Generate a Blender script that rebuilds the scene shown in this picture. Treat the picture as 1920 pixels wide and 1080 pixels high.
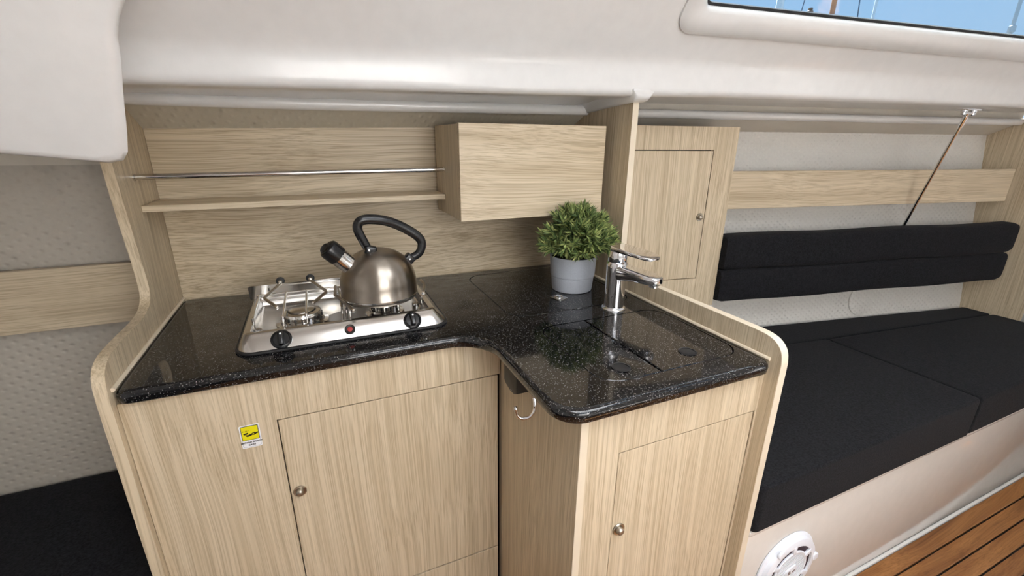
import bpy, bmesh, math, random
from mathutils import Vector, Matrix
random.seed(4)
R = math.radians
for o in list(bpy.data.objects): bpy.data.objects.remove(o, do_unlink=True)
scene = bpy.context.scene
COL = scene.collection

# ------------------------------------------------------------------ camera
cam_d = bpy.data.cameras.new('camera'); cam = bpy.data.objects.new('camera', cam_d); COL.objects.link(cam)
cam_d.sensor_width = 36.0; cam_d.lens = 36.0 * 835 / 1920; cam_d.clip_start = 0.02; cam_d.clip_end = 200
cp, sp, cy, sy = math.cos(R(18.35)), math.sin(R(18.35)), math.cos(R(23.65)), math.sin(R(23.65))
F = Vector((sy*cp, cy*cp, -sp)); Rt = Vector((cy, -sy, 0)); Up = Rt.cross(F)
c, s = math.cos(R(.48)), math.sin(R(.48))
Rt, Up = c*Rt + s*Up, -s*Rt + c*Up
cam.matrix_world = Matrix(((Rt.x, Up.x, -F.x, 0), (Rt.y, Up.y, -F.y, 0), (Rt.z, Up.z, -F.z, 1.35), (0, 0, 0, 1)))
scene.camera = cam

# ------------------------------------------------------------------ sky, sun, exposure
world = bpy.data.worlds.new('sky'); scene.world = world; world.use_nodes = True
wn = world.node_tree; wn.nodes.clear()
wo = wn.nodes.new('ShaderNodeOutputWorld'); wb = wn.nodes.new('ShaderNodeBackground')
tc = wn.nodes.new('ShaderNodeTexCoord'); sx = wn.nodes.new('ShaderNodeSeparateXYZ'); rp = wn.nodes.new('ShaderNodeValToRGB')
wn.links.new(tc.outputs['Generated'], sx.inputs[0]); wn.links.new(sx.outputs['Z'], rp.inputs[0])
wn.links.new(rp.outputs[0], wb.inputs[0]); wn.links.new(wb.outputs[0], wo.inputs[0])
rp.color_ramp.elements[0].position = 0.0; rp.color_ramp.elements[0].color = (.62, .82, 1.0, 1)
rp.color_ramp.elements[1].position = 0.55; rp.color_ramp.elements[1].color = (.30, .60, 1.0, 1)
SKY = .46
wb.inputs[1].default_value = SKY
sun_d = bpy.data.lights.new('sun', 'SUN'); sun = bpy.data.objects.new('sun', sun_d); COL.objects.link(sun)
sun_d.energy = 26.0; sun_d.angle = R(.6); sun_d.color = (1.0, .99, .98)
sun.location = (0, 3, 6)
sun.rotation_euler = Vector((-.20, -.60, -1.0)).to_track_quat('-Z', 'Y').to_euler()
vs = scene.view_settings
vs.view_transform = 'Standard'; vs.look = 'None'; vs.gamma = 1.0; vs.use_curve_mapping = False
vs.exposure = 1.03

# ------------------------------------------------------------------ materials
MATS = {}
def nodes_of(name):
    m = bpy.data.materials.new(name); m.use_nodes = True
    nt = m.node_tree; b = nt.nodes['Principled BSDF']; MATS[name] = m
    return m, nt, b
def plain(name, col, rough=.5, metal=0, spec=.5, coat=0, bump=0, bscale=200, var=0, vscale=30, sheen=0, aniso=0):
    m, nt, b = nodes_of(name)
    b.inputs['Base Color'].default_value = (*col, 1); b.inputs['Roughness'].default_value = rough
    b.inputs['Metallic'].default_value = metal; b.inputs['Specular IOR Level'].default_value = spec
    b.inputs['Coat Weight'].default_value = coat; b.inputs['Coat Roughness'].default_value = .05
    b.inputs['Sheen Weight'].default_value = sheen
    t = nt.nodes.new('ShaderNodeTexCoord')
    n = nt.nodes.new('ShaderNodeTexNoise'); nt.links.new(t.outputs['Object'], n.inputs['Vector'])
    n.inputs['Scale'].default_value = vscale; n.inputs['Detail'].default_value = 3
    r = nt.nodes.new('ShaderNodeValToRGB'); nt.links.new(n.outputs['Fac'], r.inputs[0])
    v = max(var, .02)
    r.color_ramp.elements[0].position = .3; r.color_ramp.elements[1].position = .7
    r.color_ramp.elements[0].color = tuple(x*(1-v) for x in col) + (1,)
    r.color_ramp.elements[1].color = tuple(min(1, x*(1+v)) for x in col) + (1,)
    nt.links.new(r.outputs[0], b.inputs['Base Color'])
    if bump:
        n2 = nt.nodes.new('ShaderNodeTexNoise'); nt.links.new(t.outputs['Object'], n2.inputs['Vector'])
        n2.inputs['Scale'].default_value = bscale; n2.inputs['Detail'].default_value = 2
        bp = nt.nodes.new('ShaderNodeBump'); bp.inputs['Strength'].default_value = bump; bp.inputs['Distance'].default_value = .001
        nt.links.new(n2.outputs['Fac'], bp.inputs['Height']); nt.links.new(bp.outputs[0], b.inputs['Normal'])
    if aniso:
        b.inputs['Anisotropic'].default_value = aniso; b.inputs['Anisotropic Rotation'].default_value = .25
        tg = nt.nodes.new('ShaderNodeTangent'); tg.direction_type = 'RADIAL'; tg.axis = 'Z'
        nt.links.new(tg.outputs[0], b.inputs['Tangent'])
    return m
def _coat(name, r): MATS[name].node_tree.nodes['Principled BSDF'].inputs['Coat Roughness'].default_value = r
def wood(name, axis, dark=(.545, .435, .29), light=(.70, .585, .42), fine=.10, rough=.42, broad=60.0, seed=0.0, wave=.012):
    m, nt, b = nodes_of(name); L = nt.links
    t = nt.nodes.new('ShaderNodeTexCoord')
    # slow warp so that the streaks wander like veneer
    nw = nt.nodes.new('ShaderNodeTexNoise'); nw.inputs['Scale'].default_value = 3.2; nw.inputs['Detail'].default_value = 1
    mw = nt.nodes.new('ShaderNodeMapping'); sc = [1, 1, 1]; sc['XYZ'.index(axis)] = .4; mw.inputs['Scale'].default_value = sc
    mw.inputs['Location'].default_value = (seed, seed*.7, seed*1.3)
    L.new(t.outputs['Object'], mw.inputs[0]); L.new(mw.outputs[0], nw.inputs['Vector'])
    sub = nt.nodes.new('ShaderNodeVectorMath'); sub.operation = 'SUBTRACT'; sub.inputs[1].default_value = (.5, .5, .5)
    L.new(nw.outputs['Color'], sub.inputs[0])
    scl = nt.nodes.new('ShaderNodeVectorMath'); scl.operation = 'SCALE'; scl.inputs['Scale'].default_value = wave*5
    L.new(sub.outputs[0], scl.inputs[0])
    add = nt.nodes.new('ShaderNodeVectorMath'); add.operation = 'ADD'
    L.new(t.outputs['Object'], add.inputs[0]); L.new(scl.outputs[0], add.inputs[1])
    def streak(scale, along, detail):
        mp = nt.nodes.new('ShaderNodeMapping'); q = [1, 1, 1]; q['XYZ'.index(axis)] = along; mp.inputs['Scale'].default_value = q
        mp.inputs['Location'].default_value = (seed*2, seed, seed)
        L.new(add.outputs[0], mp.inputs[0])
        n = nt.nodes.new('ShaderNodeTexNoise'); n.inputs['Scale'].default_value = scale; n.inputs['Detail'].default_value = detail
        n.inputs['Roughness'].default_value = .62
        L.new(mp.outputs[0], n.inputs['Vector']); return n
    n1 = streak(broad, .011, 4); n2 = streak(270, .007, 3)
    r1 = nt.nodes.new('ShaderNodeValToRGB'); L.new(n1.outputs['Fac'], r1.inputs[0])
    r1.color_ramp.elements[0].position = .30; r1.color_ramp.elements[0].color = (*dark, 1)
    r1.color_ramp.elements[1].position = .66; r1.color_ramp.elements[1].color = (*light, 1)
    mid = r1.color_ramp.elements.new(.5); mid.color = tuple(d*.4 + l*.6 for d, l in zip(dark, light)) + (1,)
    r2 = nt.nodes.new('ShaderNodeValToRGB'); L.new(n2.outputs['Fac'], r2.inputs[0])
    r2.color_ramp.elements[0].position = .36; r2.color_ramp.elements[0].color = (1-2.6*fine, 1-2.9*fine, 1-3.3*fine, 1)
    r2.color_ramp.elements[1].position = .56; r2.color_ramp.elements[1].color = (1, 1, 1, 1)
    mx = nt.nodes.new('ShaderNodeMix'); mx.data_type = 'RGBA'; mx.blend_type = 'MULTIPLY'; mx.inputs['Factor'].default_value = 1
    L.new(r1.outputs[0], mx.inputs['A']); L.new(r2.outputs[0], mx.inputs['B'])
    L.new(mx.outputs['Result'], b.inputs['Base Color'])
    b.inputs['Roughness'].default_value = rough; b.inputs['Specular IOR Level'].default_value = .4
    bp = nt.nodes.new('ShaderNodeBump'); bp.inputs['Strength'].default_value = .12; bp.inputs['Distance'].default_value = .0006
    L.new(n2.outputs['Fac'], bp.inputs['Height']); L.new(bp.outputs[0], b.inputs['Normal'])
    return m
wood('oak_upright', 'Z'); wood('oak_upright_door', 'Z', seed=3.7); wood('oak_level', 'X', seed=1.3, broad=42, wave=.016, fine=.13)
wood('oak_level_door', 'X', seed=8.1, broad=40, wave=.018, fine=.11); wood('oak_edge', 'Z', seed=5, dark=(.5, .39, .25), light=(.7, .58, .41))
wood('oak_level_rail', 'X', seed=6.1, broad=30)
plain('cream_edge', (.74, .64, .49), .4)
wood('teak', 'X', dark=(.17, .060, .016), light=(.41, .185, .06), broad=24, rough=.38, seed=2.2, wave=.03)
plain('caulk', (.012, .011, .011), .5); plain('white_seal', (.72, .71, .68), .4)
plain('gelcoat', (.80, .79, .775), .28, coat=.6, bump=.012, bscale=7)
plain('gelcoat_bench', (.70, .66, .61), .16, coat=.5, bump=.03, bscale=6)
_coat('gelcoat', .16)
plain('ivory_smooth', (.64, .59, .51), .5)
plain('fabric_black', (.0115, .0115, .0135), .95, bump=.9, bscale=380, var=.55, vscale=190, sheen=.03, spec=.15)
plain('steel', (.66, .635, .60), .24, 1, bump=.05, bscale=600); plain('steel_bright', (.74, .72, .69), .12, 1)
plain('wire_steel', (.50, .46, .41), .3, 1)
plain('kettle_steel', (.36, .32, .275), .28, 1, aniso=.8, var=.06, vscale=40)
plain('chrome', (.86, .86, .88), .04, 1); plain('knob_metal', (.45, .405, .34), .35, 1)
plain('black_plastic', (.010, .010, .011), .22); plain('black_matt', (.02, .018, .016), .45)
plain('rubber', (.012, .012, .013), .55); plain('red_button', (.35, .02, .015), .4)
plain('pot_grey', (.38, .40, .44), .55, bump=.15, bscale=500, var=.05, vscale=300); plain('soil', (.03, .022, .015), .9)
plain('speaker_white', (.82, .84, .90), .3); plain('speaker_dark', (.03, .012, .02), .5); plain('speaker_cone', (.22, .19, .19), .5)
plain('sticker_white', (.85, .85, .86), .35); plain('sticker_yellow', (.80, .72, .01), .35); plain('sticker_black', (.015, .014, .01), .4)
plain('sticker_grey', (.30, .30, .33), .4)
plain('mast_white', (.78, .77, .75), .35); plain('mast_brown', (.22, .14, .09), .4); plain('rigging', (.10, .13, .17), .4)
plain('inside_shade', (.02, .018, .016), .8); plain('recess_shade', (.002, .002, .002), .9, spec=.05)  # near-black colours painted in as shade behind doors and in lid gaps
def vinyl(name, col, pitch, flip=1):
    m, nt, b = nodes_of(name); L = nt.links
    t = nt.nodes.new('ShaderNodeTexCoord'); sp = nt.nodes.new('ShaderNodeSeparateXYZ'); L.new(t.outputs['Object'], sp.inputs[0])
    def math_(op, a, bb=None):
        n = nt.nodes.new('ShaderNodeMath'); n.operation = op
        for i, v in enumerate((a, bb)):
            if v is None: continue
            if isinstance(v, (int, float)): n.inputs[i].default_value = v
            else: L.new(v, n.inputs[i])
        return n.outputs[0]
    k = 2*math.pi/pitch
    a = math_('MULTIPLY', math_('ADD', math_('MULTIPLY', sp.outputs['X'], .8), sp.outputs['Z']), k*.5)
    d = math_('MULTIPLY', math_('SUBTRACT', math_('MULTIPLY', sp.outputs['X'], .8), sp.outputs['Z']), k*.5)
    h = math_('MULTIPLY', math_('SINE', a), math_('SINE', d))
    h = math_('POWER', math_('ABSOLUTE', h), 4)
    bp = nt.nodes.new('ShaderNodeBump'); bp.inputs['Strength'].default_value = .7; bp.inputs['Distance'].default_value = .0028*flip
    L.new(h, bp.inputs['Height']); L.new(bp.outputs[0], b.inputs['Normal'])
    n = nt.nodes.new('ShaderNodeTexNoise'); n.inputs['Scale'].default_value = 120; L.new(t.outputs['Object'], n.inputs['Vector'])
    r = nt.nodes.new('ShaderNodeValToRGB'); L.new(n.outputs['Fac'], r.inputs[0])
    r.color_ramp.elements[0].color = tuple(x*.94 for x in col) + (1,); r.color_ramp.elements[1].color = tuple(x*1.05 for x in col) + (1,)
    L.new(r.outputs[0], b.inputs['Base Color']); b.inputs['Roughness'].default_value = .5
vinyl('vinyl_berth_shaded', (.50, .455, .39), .030, -1); vinyl('vinyl_settee', (.74, .71, .655), .024); vinyl('vinyl_galley', (.60, .555, .46), .026)  # one vinyl lining; the berth copy is darkened to paint in its shade
def granite():
    m, nt, b = nodes_of('granite'); L = nt.links
    t = nt.nodes.new('ShaderNodeTexCoord')
    v = nt.nodes.new('ShaderNodeTexVoronoi'); v.inputs['Scale'].default_value = 430; L.new(t.outputs['Object'], v.inputs['Vector'])
    s1 = nt.nodes.new('ShaderNodeSeparateColor'); L.new(v.outputs['Color'], s1.inputs[0])
    r0 = nt.nodes.new('ShaderNodeValToRGB'); L.new(s1.outputs[0], r0.inputs[0])
    r0.color_ramp.elements[0].position = .72; r0.color_ramp.elements[0].color = (0, 0, 0, 1)
    r0.color_ramp.elements[1].position = .98; r0.color_ramp.elements[1].color = (1, 1, 1, 1)
    r1 = nt.nodes.new('ShaderNodeValToRGB'); L.new(v.outputs['Distance'], r1.inputs[0])
    r1.color_ramp.elements[0].position = .25; r1.color_ramp.elements[0].color = (1, 1, 1, 1)
    r1.color_ramp.elements[1].position = .5; r1.color_ramp.elements[1].color = (0, 0, 0, 1)
    mu = nt.nodes.new('ShaderNodeMath'); mu.operation = 'MULTIPLY'; L.new(r0.outputs[0], mu.inputs[0]); L.new(r1.outputs[0], mu.inputs[1])
    mx = nt.nodes.new('ShaderNodeMix'); mx.data_type = 'RGBA'; L.new(mu.outputs[0], mx.inputs['Factor'])
    mx.inputs['A'].default_value = (.0075, .0072, .0078, 1); mx.inputs['B'].default_value = (.30, .29, .28, 1)
    L.new(mx.outputs['Result'], b.inputs['Base Color']); b.inputs['Roughness'].default_value = .07; b.inputs['Specular IOR Level'].default_value = .62
granite()
def glass():
    m = bpy.data.materials.new('window_glass'); m.use_nodes = True; nt = m.node_tree; nt.nodes.clear(); MATS['window_glass'] = m
    o = nt.nodes.new('ShaderNodeOutputMaterial'); tr = nt.nodes.new('ShaderNodeBsdfTransparent'); gl = nt.nodes.new('ShaderNodeBsdfGlossy')
    tr.inputs[0].default_value = (.86, .93, .98, 1); gl.inputs['Roughness'].default_value = .02
    lw = nt.nodes.new('ShaderNodeLayerWeight'); lw.inputs[0].default_value = .5
    pw = nt.nodes.new('ShaderNodeMath'); pw.operation = 'POWER'; pw.inputs[1].default_value = 4; nt.links.new(lw.outputs['Facing'], pw.inputs[0])
    fr = nt.nodes.new('ShaderNodeMath'); fr.operation = 'MULTIPLY_ADD'; fr.inputs[1].default_value = .5; fr.inputs[2].default_value = .03; nt.links.new(pw.outputs[0], fr.inputs[0]); mx = nt.nodes.new('ShaderNodeMixShader')
    nt.links.new(fr.outputs[0], mx.inputs[0]); nt.links.new(tr.outputs[0], mx.inputs[1]); nt.links.new(gl.outputs[0], mx.inputs[2]); nt.links.new(mx.outputs[0], o.inputs[0])
glass()
def canvas():
    m = bpy.data.materials.new('canvas'); m.use_nodes = True; nt = m.node_tree; nt.nodes.clear(); MATS['canvas'] = m
    o = nt.nodes.new('ShaderNodeOutputMaterial'); tr = nt.nodes.new('ShaderNodeBsdfTranslucent'); df = nt.nodes.new('ShaderNodeBsdfDiffuse'); mx = nt.nodes.new('ShaderNodeMixShader')
    tr.inputs[0].default_value = (.79, .80, .81, 1); df.inputs[0].default_value = (.79, .8, .81, 1); mx.inputs[0].default_value = .55
    nt.links.new(df.outputs[0], mx.inputs[1]); nt.links.new(tr.outputs[0], mx.inputs[2]); nt.links.new(mx.outputs[0], o.inputs[0])
canvas()
def leaf():
    m, nt, b = nodes_of('leaf_green'); L = nt.links
    g = nt.nodes.new('ShaderNodeNewGeometry'); r = nt.nodes.new('ShaderNodeValToRGB'); L.new(g.outputs['Random Per Island'], r.inputs[0])
    r.color_ramp.elements[0].color = (.045, .080, .028, 1); r.color_ramp.elements[1].color = (.50, .54, .20, 1)
    e = r.color_ramp.elements.new(.5); e.color = (.20, .27, .085, 1)
    L.new(r.outputs[0], b.inputs['Base Color']); b.inputs['Roughness'].default_value = .5; b.inputs['Specular IOR Level'].default_value = .25
leaf()

# ------------------------------------------------------------------ builders
BASE = {}; FRM = {}
I4 = Matrix.Identity(4)
def make_mesh(name, bm, mat, shift, smooth):
    me = bpy.data.meshes.new(name)
    bmesh.ops.translate(bm, verts=bm.verts, vec=-Vector(shift))
    bmesh.ops.recalc_face_normals(bm, faces=bm.faces)
    bm.to_mesh(me); bm.free()
    me.materials.append(MATS[mat])
    if smooth is not None:
        for p in me.polygons: p.use_smooth = True
        me.set_sharp_from_angle(angle=R(smooth))
    return me
def thing(name, label, cat, base, M=I4, group=None):
    o = bpy.data.objects.new(name, None); COL.objects.link(o); o.empty_display_size = .05
    o.matrix_world = M @ Matrix.Translation(base); BASE[o] = Vector(base)
    o['label'] = label; o['category'] = cat
    if group: o['group'] = group
    return o
def part(name, bm, mat, parent, smooth=35, label=None, kind=None):
    me = make_mesh(name, bm, mat, BASE[parent], smooth)
    o = bpy.data.objects.new(name, me); COL.objects.link(o); o.parent = parent; BASE[o] = BASE[parent]
    if label: o['label'] = label
    if kind: o['kind'] = kind
    return o
def solo(name, bm, mat, label=None, cat=None, base=None, M=I4, smooth=35, kind=None, group=None):
    if base is None:
        xs = [v.co for v in bm.verts]
        base = ((min(v.x for v in xs)+max(v.x for v in xs))/2, (min(v.y for v in xs)+max(v.y for v in xs))/2, min(v.z for v in xs))
    me = make_mesh(name, bm, mat, base, smooth)
    o = bpy.data.objects.new(name, me); COL.objects.link(o); o.matrix_world = M @ Matrix.Translation(base); BASE[o] = Vector(base)
    if label: o['label'] = label
    if cat: o['category'] = cat
    if kind: o['kind'] = kind
    if group: o['group'] = group
    return o
def struct(name, bm, mat, label=None, **k): return solo(name, bm, mat, label, kind='structure', base=k.pop('base', (0, 0, 0)), **k)
def NB(): return bmesh.new()
def box(bm, x0, x1, y0, y1, z0, z1, bev=0, seg=2):
    t = bmesh.new(); bmesh.ops.create_cube(t, size=1)
    for v in t.verts:
        v.co = Vector((x0 if v.co.x < 0 else x1, y0 if v.co.y < 0 else y1, z0 if v.co.z < 0 else z1))
    if bev: bmesh.ops.bevel(t, geom=list(t.edges), offset=bev, segments=seg, profile=.5, affect='EDGES')
    merge(bm, t); return bm
def merge(bm, t, M=None):
    if M is not None: bmesh.ops.transform(t, matrix=M, verts=t.verts)
    me = bpy.data.meshes.new('tmp'); t.to_mesh(me); t.free(); bm.from_mesh(me); bpy.data.meshes.remove(me)
def bbox(*a, **k): return box(NB(), *a, **k)
def prism(bm, poly, axis, a0, a1, bev=0, seg=2):
    """poly: 2D points; axis the extrusion axis ('X': (y,z), 'Y': (x,z), 'Z': (x,y))"""
    t = bmesh.new()
    def P(p, a): return {'X': (a, p[0], p[1]), 'Y': (p[0], a, p[1]), 'Z': (p[0], p[1], a)}[axis]
    A = [t.verts.new(P(p, a0)) for p in poly]; B = [t.verts.new(P(p, a1)) for p in poly]; n = len(poly)
    t.faces.new(A); t.faces.new(B)
    for i in range(n): t.faces.new((A[i], A[(i+1) % n], B[(i+1) % n], B[i]))
    bmesh.ops.recalc_face_normals(t, faces=t.faces)
    if bev:
        es = [e for e in t.edges if abs((e.verts[0].co - e.verts[1].co).normalized()['XYZ'.index(axis)]) < .5]
        bmesh.ops.bevel(t, geom=es, offset=bev, segments=seg, profile=.5, affect='EDGES')
    merge(bm, t); return bm
def lathe(bm, prof, n=48, center=(0, 0, 0), axis=(0, 0, 1), caps=True):
    t = bmesh.new(); rings = []
    for r, z in prof:
        rings.append([t.verts.new((max(r, 1e-5)*math.cos(2*math.pi*i/n), max(r, 1e-5)*math.sin(2*math.pi*i/n), z)) for i in range(n)])
    for a, b in zip(rings, rings[1:]):
        for i in range(n): t.faces.new((a[i], a[(i+1) % n], b[(i+1) % n], b[i]))
    if caps:
        t.faces.new(rings[0]); t.faces.new(rings[-1])
    M = Matrix.Translation(center) @ Vector((0, 0, 1)).rotation_difference(Vector(axis)).to_matrix().to_4x4()
    merge(bm, t, M); return bm
def smooth_path(pts, n=8, closed=False):
    P = [Vector(p) for p in pts]; out = []; m = len(P)
    for i in range(m if closed else m-1):
        g = lambda k: P[k % m] if closed else P[min(max(k, 0), m-1)]
        p0, p1, p2, p3 = g(i-1), g(i), g(i+1), g(i+2)
        for j in range(n):
            t = j/n
            out.append(.5*((2*p1) + (p2-p0)*t + (2*p0-5*p1+4*p2-p3)*t*t + (3*p1-p0-3*p2+p3)*t**3))
    if not closed: out.append(P[-1])
    return out
def tube(bm, pts, r, n=10, closed=False, flat=None):
    """sweep; r a number or list; flat=(w,h) squashes the section (h along 'up' Z-ish)"""
    P = [Vector(p) for p in pts]; t = bmesh.new(); rings = []; m = len(P)
    prev = None
    for i, p in enumerate(P):
        if closed: d = (P[(i+1) % m] - P[i-1]).normalized()
        else: d = (P[min(i+1, m-1)] - P[max(i-1, 0)]).normalized()
        if prev is None:
            a = Vector((0, 0, 1)) if abs(d.z) < .9 else Vector((0, 1, 0))
            u = d.cross(a).normalized()
        else:
            u = (prev - d*prev.dot(d)).normalized()
        prev = u; w = d.cross(u)
        rr = r[i] if isinstance(r, (list, tuple)) else r
        fu, fw = flat if flat else (1, 1)
        rings.append([t.verts.new(p + u*(math.cos(2*math.pi*k/n)*rr*fu) + w*(math.sin(2*math.pi*k/n)*rr*fw)) for k in range(n)])
    for i in range(m if closed else m-1):
        a, b = rings[i], rings[(i+1) % m]
        for k in range(n): t.faces.new((a[k], a[(k+1) % n], b[(k+1) % n], b[k]))
    if not closed: t.faces.new(rings[0]); t.faces.new(rings[-1])
    merge(bm, t); return bm
def corners(pts, seg=5):
    """pts: (x,y,r) polygon with rounded corners"""
    out = []; n = len(pts)
    for i, (x, y, r) in enumerate(pts):
        p = Vector((x, y)); a = Vector(pts[i-1][:2]); b = Vector(pts[(i+1) % n][:2])
        if r <= 0: out.append((x, y)); continue
        u = (a-p).normalized(); v = (b-p).normalized(); half = math.acos(max(-1, min(1, u.dot(v))))/2
        d = r/math.tan(half); cen = p + (u+v).normalized()*(r/math.sin(half))
        s0 = p+u*d - cen; s1 = p+v*d - cen
        a0 = math.atan2(s0.y, s0.x); a1 = math.atan2(s1.y, s1.x); da = a1-a0
        while da > math.pi: da -= 2*math.pi
        while da < -math.pi: da += 2*math.pi
        k = max(2, int(seg*abs(da)/(math.pi/2)+.5))
        out += [(cen.x+r*math.cos(a0+da*j/k), cen.y+r*math.sin(a0+da*j/k)) for j in range(k+1)]
    return out
def rrect(x0, x1, y0, y1, r, seg=6): return corners([(x0, y0, r), (x1, y0, r), (x1, y1, r), (x0, y1, r)], seg)
def area(poly): return sum(poly[i-1][0]*poly[i][1]-poly[i][0]*poly[i-1][1] for i in range(len(poly)))/2
def inset(poly, d):
    n = len(poly); sgn = 1 if area(poly) > 0 else -1; out = []
    for i in range(n):
        p = Vector(poly[i]); a = Vector(poly[i-1]); b = Vector(poly[(i+1) % n])
        e1 = (p-a).normalized(); e2 = (b-p).normalized()
        n1 = Vector((-e1.y, e1.x))*sgn; n2 = Vector((-e2.y, e2.x))*sgn
        k = (n1+n2); k = k/max(.3, 1+n1.dot(n2))
        q = p + k*d; out.append((q.x, q.y))
    return out
def loft(bm, loops, cap0=True, cap1=True):
    t = bmesh.new(); Rg = [[t.verts.new(p) for p in lp] for lp in loops]; n = len(loops[0])
    for a, b in zip(Rg, Rg[1:]):
        for i in range(n): t.faces.new((a[i], a[(i+1) % n], b[(i+1) % n], b[i]))
    if cap0: t.faces.new(Rg[0])
    if cap1: t.faces.new(Rg[-1])
    merge(bm, t); return bm
def pad(bm, poly, z0, z1, r, seg=5, crown=0):
    """rounded slab (cushion): outline poly, rounded rims of radius r"""
    L = []
    for j in range(seg+1):
        a = math.pi/2*j/seg; L.append([(x, y, z0+r-r*math.cos(math.pi/2-a) if False else z0+r*(1-math.sin(a))) for x, y in inset(poly, r*(1-math.cos(a)))][:])
    L = L[::-1]
    for j in range(seg+1):
        a = math.pi/2*j/seg; L.append([(x, y, z1-r*(1-math.sin(a))) for x, y in inset(poly, r*(1-math.cos(a)))])
    return loft(bm, L)
def fill_holes(bm, outer, holes, z):
    t = bmesh.new(); es = []
    for lp in [outer]+holes:
        vs_ = [t.verts.new((x, y, z)) for x, y in lp]
        es += [t.edges.new((vs_[i-1], vs_[i])) for i in range(len(vs_))]
    bmesh.ops.triangle_fill(t, use_beauty=True, use_dissolve=False, edges=es)
    merge(bm, t); return bm
def strip(bm, prof, axis, a0, a1, th, close=False):
    """thin band following an open 2D profile, thickness th to the left of travel"""
    n = len(prof); off = []
    for i in range(n):
        p = Vector(prof[i]); a = Vector(prof[max(i-1, 0)]); b = Vector(prof[min(i+1, n-1)])
        d = (b-a).normalized(); off.append((p.x-d.y*th, p.y+d.x*th))
    return prism(bm, list(prof)+off[::-1], axis, a0, a1)

# ================================================================== SETTING
def ss(x, a, b):
    t = min(1, max(0, (x-a)/(b-a))); return t*t*(3-2*t)
def yaw_off(X):                       # the coachroof and deck edge swing inboard towards the bow
    if X <= .45: return 0
    if X >= 1.05: return .125*(X-.75)
    t = (X-.45)/.6; return .125*.6*t*t/2
def yB(X): return 1.14 - yaw_off(X)
def zB(X): return 1.453 + .022*min(X, 1.2) + .004*max(0, X-1.2)
def zA(X): return 1.533 + .037*min(X, 1.0)
# floor of teak planks
fl = struct('floor', bbox(-1.5, 4.2, -1.5, 1.6, -.06, -.012), 'caulk', 'dark caulked base under the teak cabin sole')
y = .548; k = 0
while y > -1.4:
    part('plank', bbox(-.6, 3.6, y-.050, y, -.012, 0, bev=.0015, seg=1), 'teak', fl); y -= .0555; k += 1
y = .5535
while y < .96:
    part('plank', bbox(-.6, .400, y, y+.050, -.012, 0, bev=.0015, seg=1), 'teak', fl); y += .0555
part('edge_seal', bbox(.905, 3.6, .5495, .56, -.012, .006, bev=.003), 'white_seal', fl)
# hull sides
struct('wall_left', bbox(-2.0, -.421, 1.53, 1.60, 0, 1.285), 'vinyl_berth_shaded', 'padded vinyl hull lining behind the berth on the left')
struct('trim_1', prism(NB(), [(1.50, 1.283), (1.50, 1.60), (1.62, 1.60), (1.62, 1.285), (1.53, 1.2855)], 'X', -2.0, -.421), 'ivory_smooth', 'smooth ivory deck band above the berth lining')
w = NB(); prism(w, [(1.572, 0), (1.572, 1.36), (1.40, 1.437), (1.41, 1.46), (1.62, 1.40), (1.62, 0)], 'X', -.3995, .884)
struct('wall_back', w, 'vinyl_galley', 'textured vinyl hull lining above the galley splashback')
HR = Matrix.Translation((1.82, 1.274, 0)) @ Matrix.Rotation(-math.atan2(.18112, .98346), 4, 'Z')   # frame of the settee side: u forward, v outboard
def vh(z): return (z-.555)*.13
struct('wall_right', prism(NB(), [(vh(0)-.0, 0), (vh(1.405), 1.405), (vh(1.405)+.05, 1.405), (vh(0)+.05, 0)], 'X', -.95, 1.24), 'vinyl_settee', 'pale dimpled vinyl hull lining behind the settee', M=HR)
t2 = NB(); prism(t2, [(vh(1.395)-.004, 1.392), (.03, 1.432), (.03, 1.53), (vh(1.4)+.05, 1.53), (vh(1.4)+.05, 1.392)], 'X', -.95, 1.24)
struct('trim_2', t2, 'ivory_smooth', 'smooth ivory strip above the settee lining', M=HR)
def roll(path, r0):
    return tube(NB(), path, r0, 14, flat=(1.0, 1.0))
struct('trim_3', roll([(x, 1.395, 1.4385+.012*max(0, x)) for x in (-.399, -.2, 0, .3, .6, .884)], .0165), 'gelcoat', 'rounded pale bead along the deck edge over the galley')
struct('trim_4', roll([(u, .012, 1.447) for u in (-.93, -.5, 0, .5, 1.22)], .015), 'gelcoat', 'rounded pale bead along the deck edge over the settee', M=HR)
# forward bulkhead
struct('wall_bow', prism(NB(), [(.835, 0), (.835, .62), (.90, .95), (.965, 1.25), (.985, 1.46), (1.3, 1.46), (1.3, 0)], 'X', 3.0, 3.022), 'oak_upright', 'light oak bulkhead closing off the settee')
# the inner deck moulding: underside, rounded face and coachroof side in one shell, with the window opening left free
ST = [-1.3, -.9, -.6, -.4, -.2, 0, .2, .4, .5, .6, .7, .8, .9, .965, 1.0, 1.05, 1.2, 1.5, 1.8, 2.1, 2.4, 2.8, 3.15, 3.5]
LEAN = .85
def deck_profile(X):
    yb, zb, za = yB(X), zB(X), zA(X); P = []
    inner = 1.43 if X < .895 else 1.274 - .18417*(X-1.82) + .07
    P.append((inner, zb+.004 if X > .895 else 1.447+.012*max(0, X))); P.append(((inner+yb)/2, zb+.003))
    r_ = .022
    for j in range(6):
        a = math.pi/2*j/5; P.append((yb+r_*(1-math.sin(a)) , zb+r_*(1-math.cos(a))))
    yc = yb-.002; hh = za-zb
    P += [(yc, zb+hh*.55), (yc-.002, za-.022), (yc-.006, za-.008), (yc-.014, za+.006)]
    for z in (.03, .06, .112, .19, .26, .41): P.append((yc-.014-LEAN*(z-.006), za+z))
    return P
WIN_U0, WIN_U1 = .965, 3.15
bm = NB(); G = []
for X in ST:
    G.append([bm.verts.new((X, p[0], p[1])) for p in deck_profile(X)])
nP = len(G[0]); iw0 = nP-4; iw1 = nP-1
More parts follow.
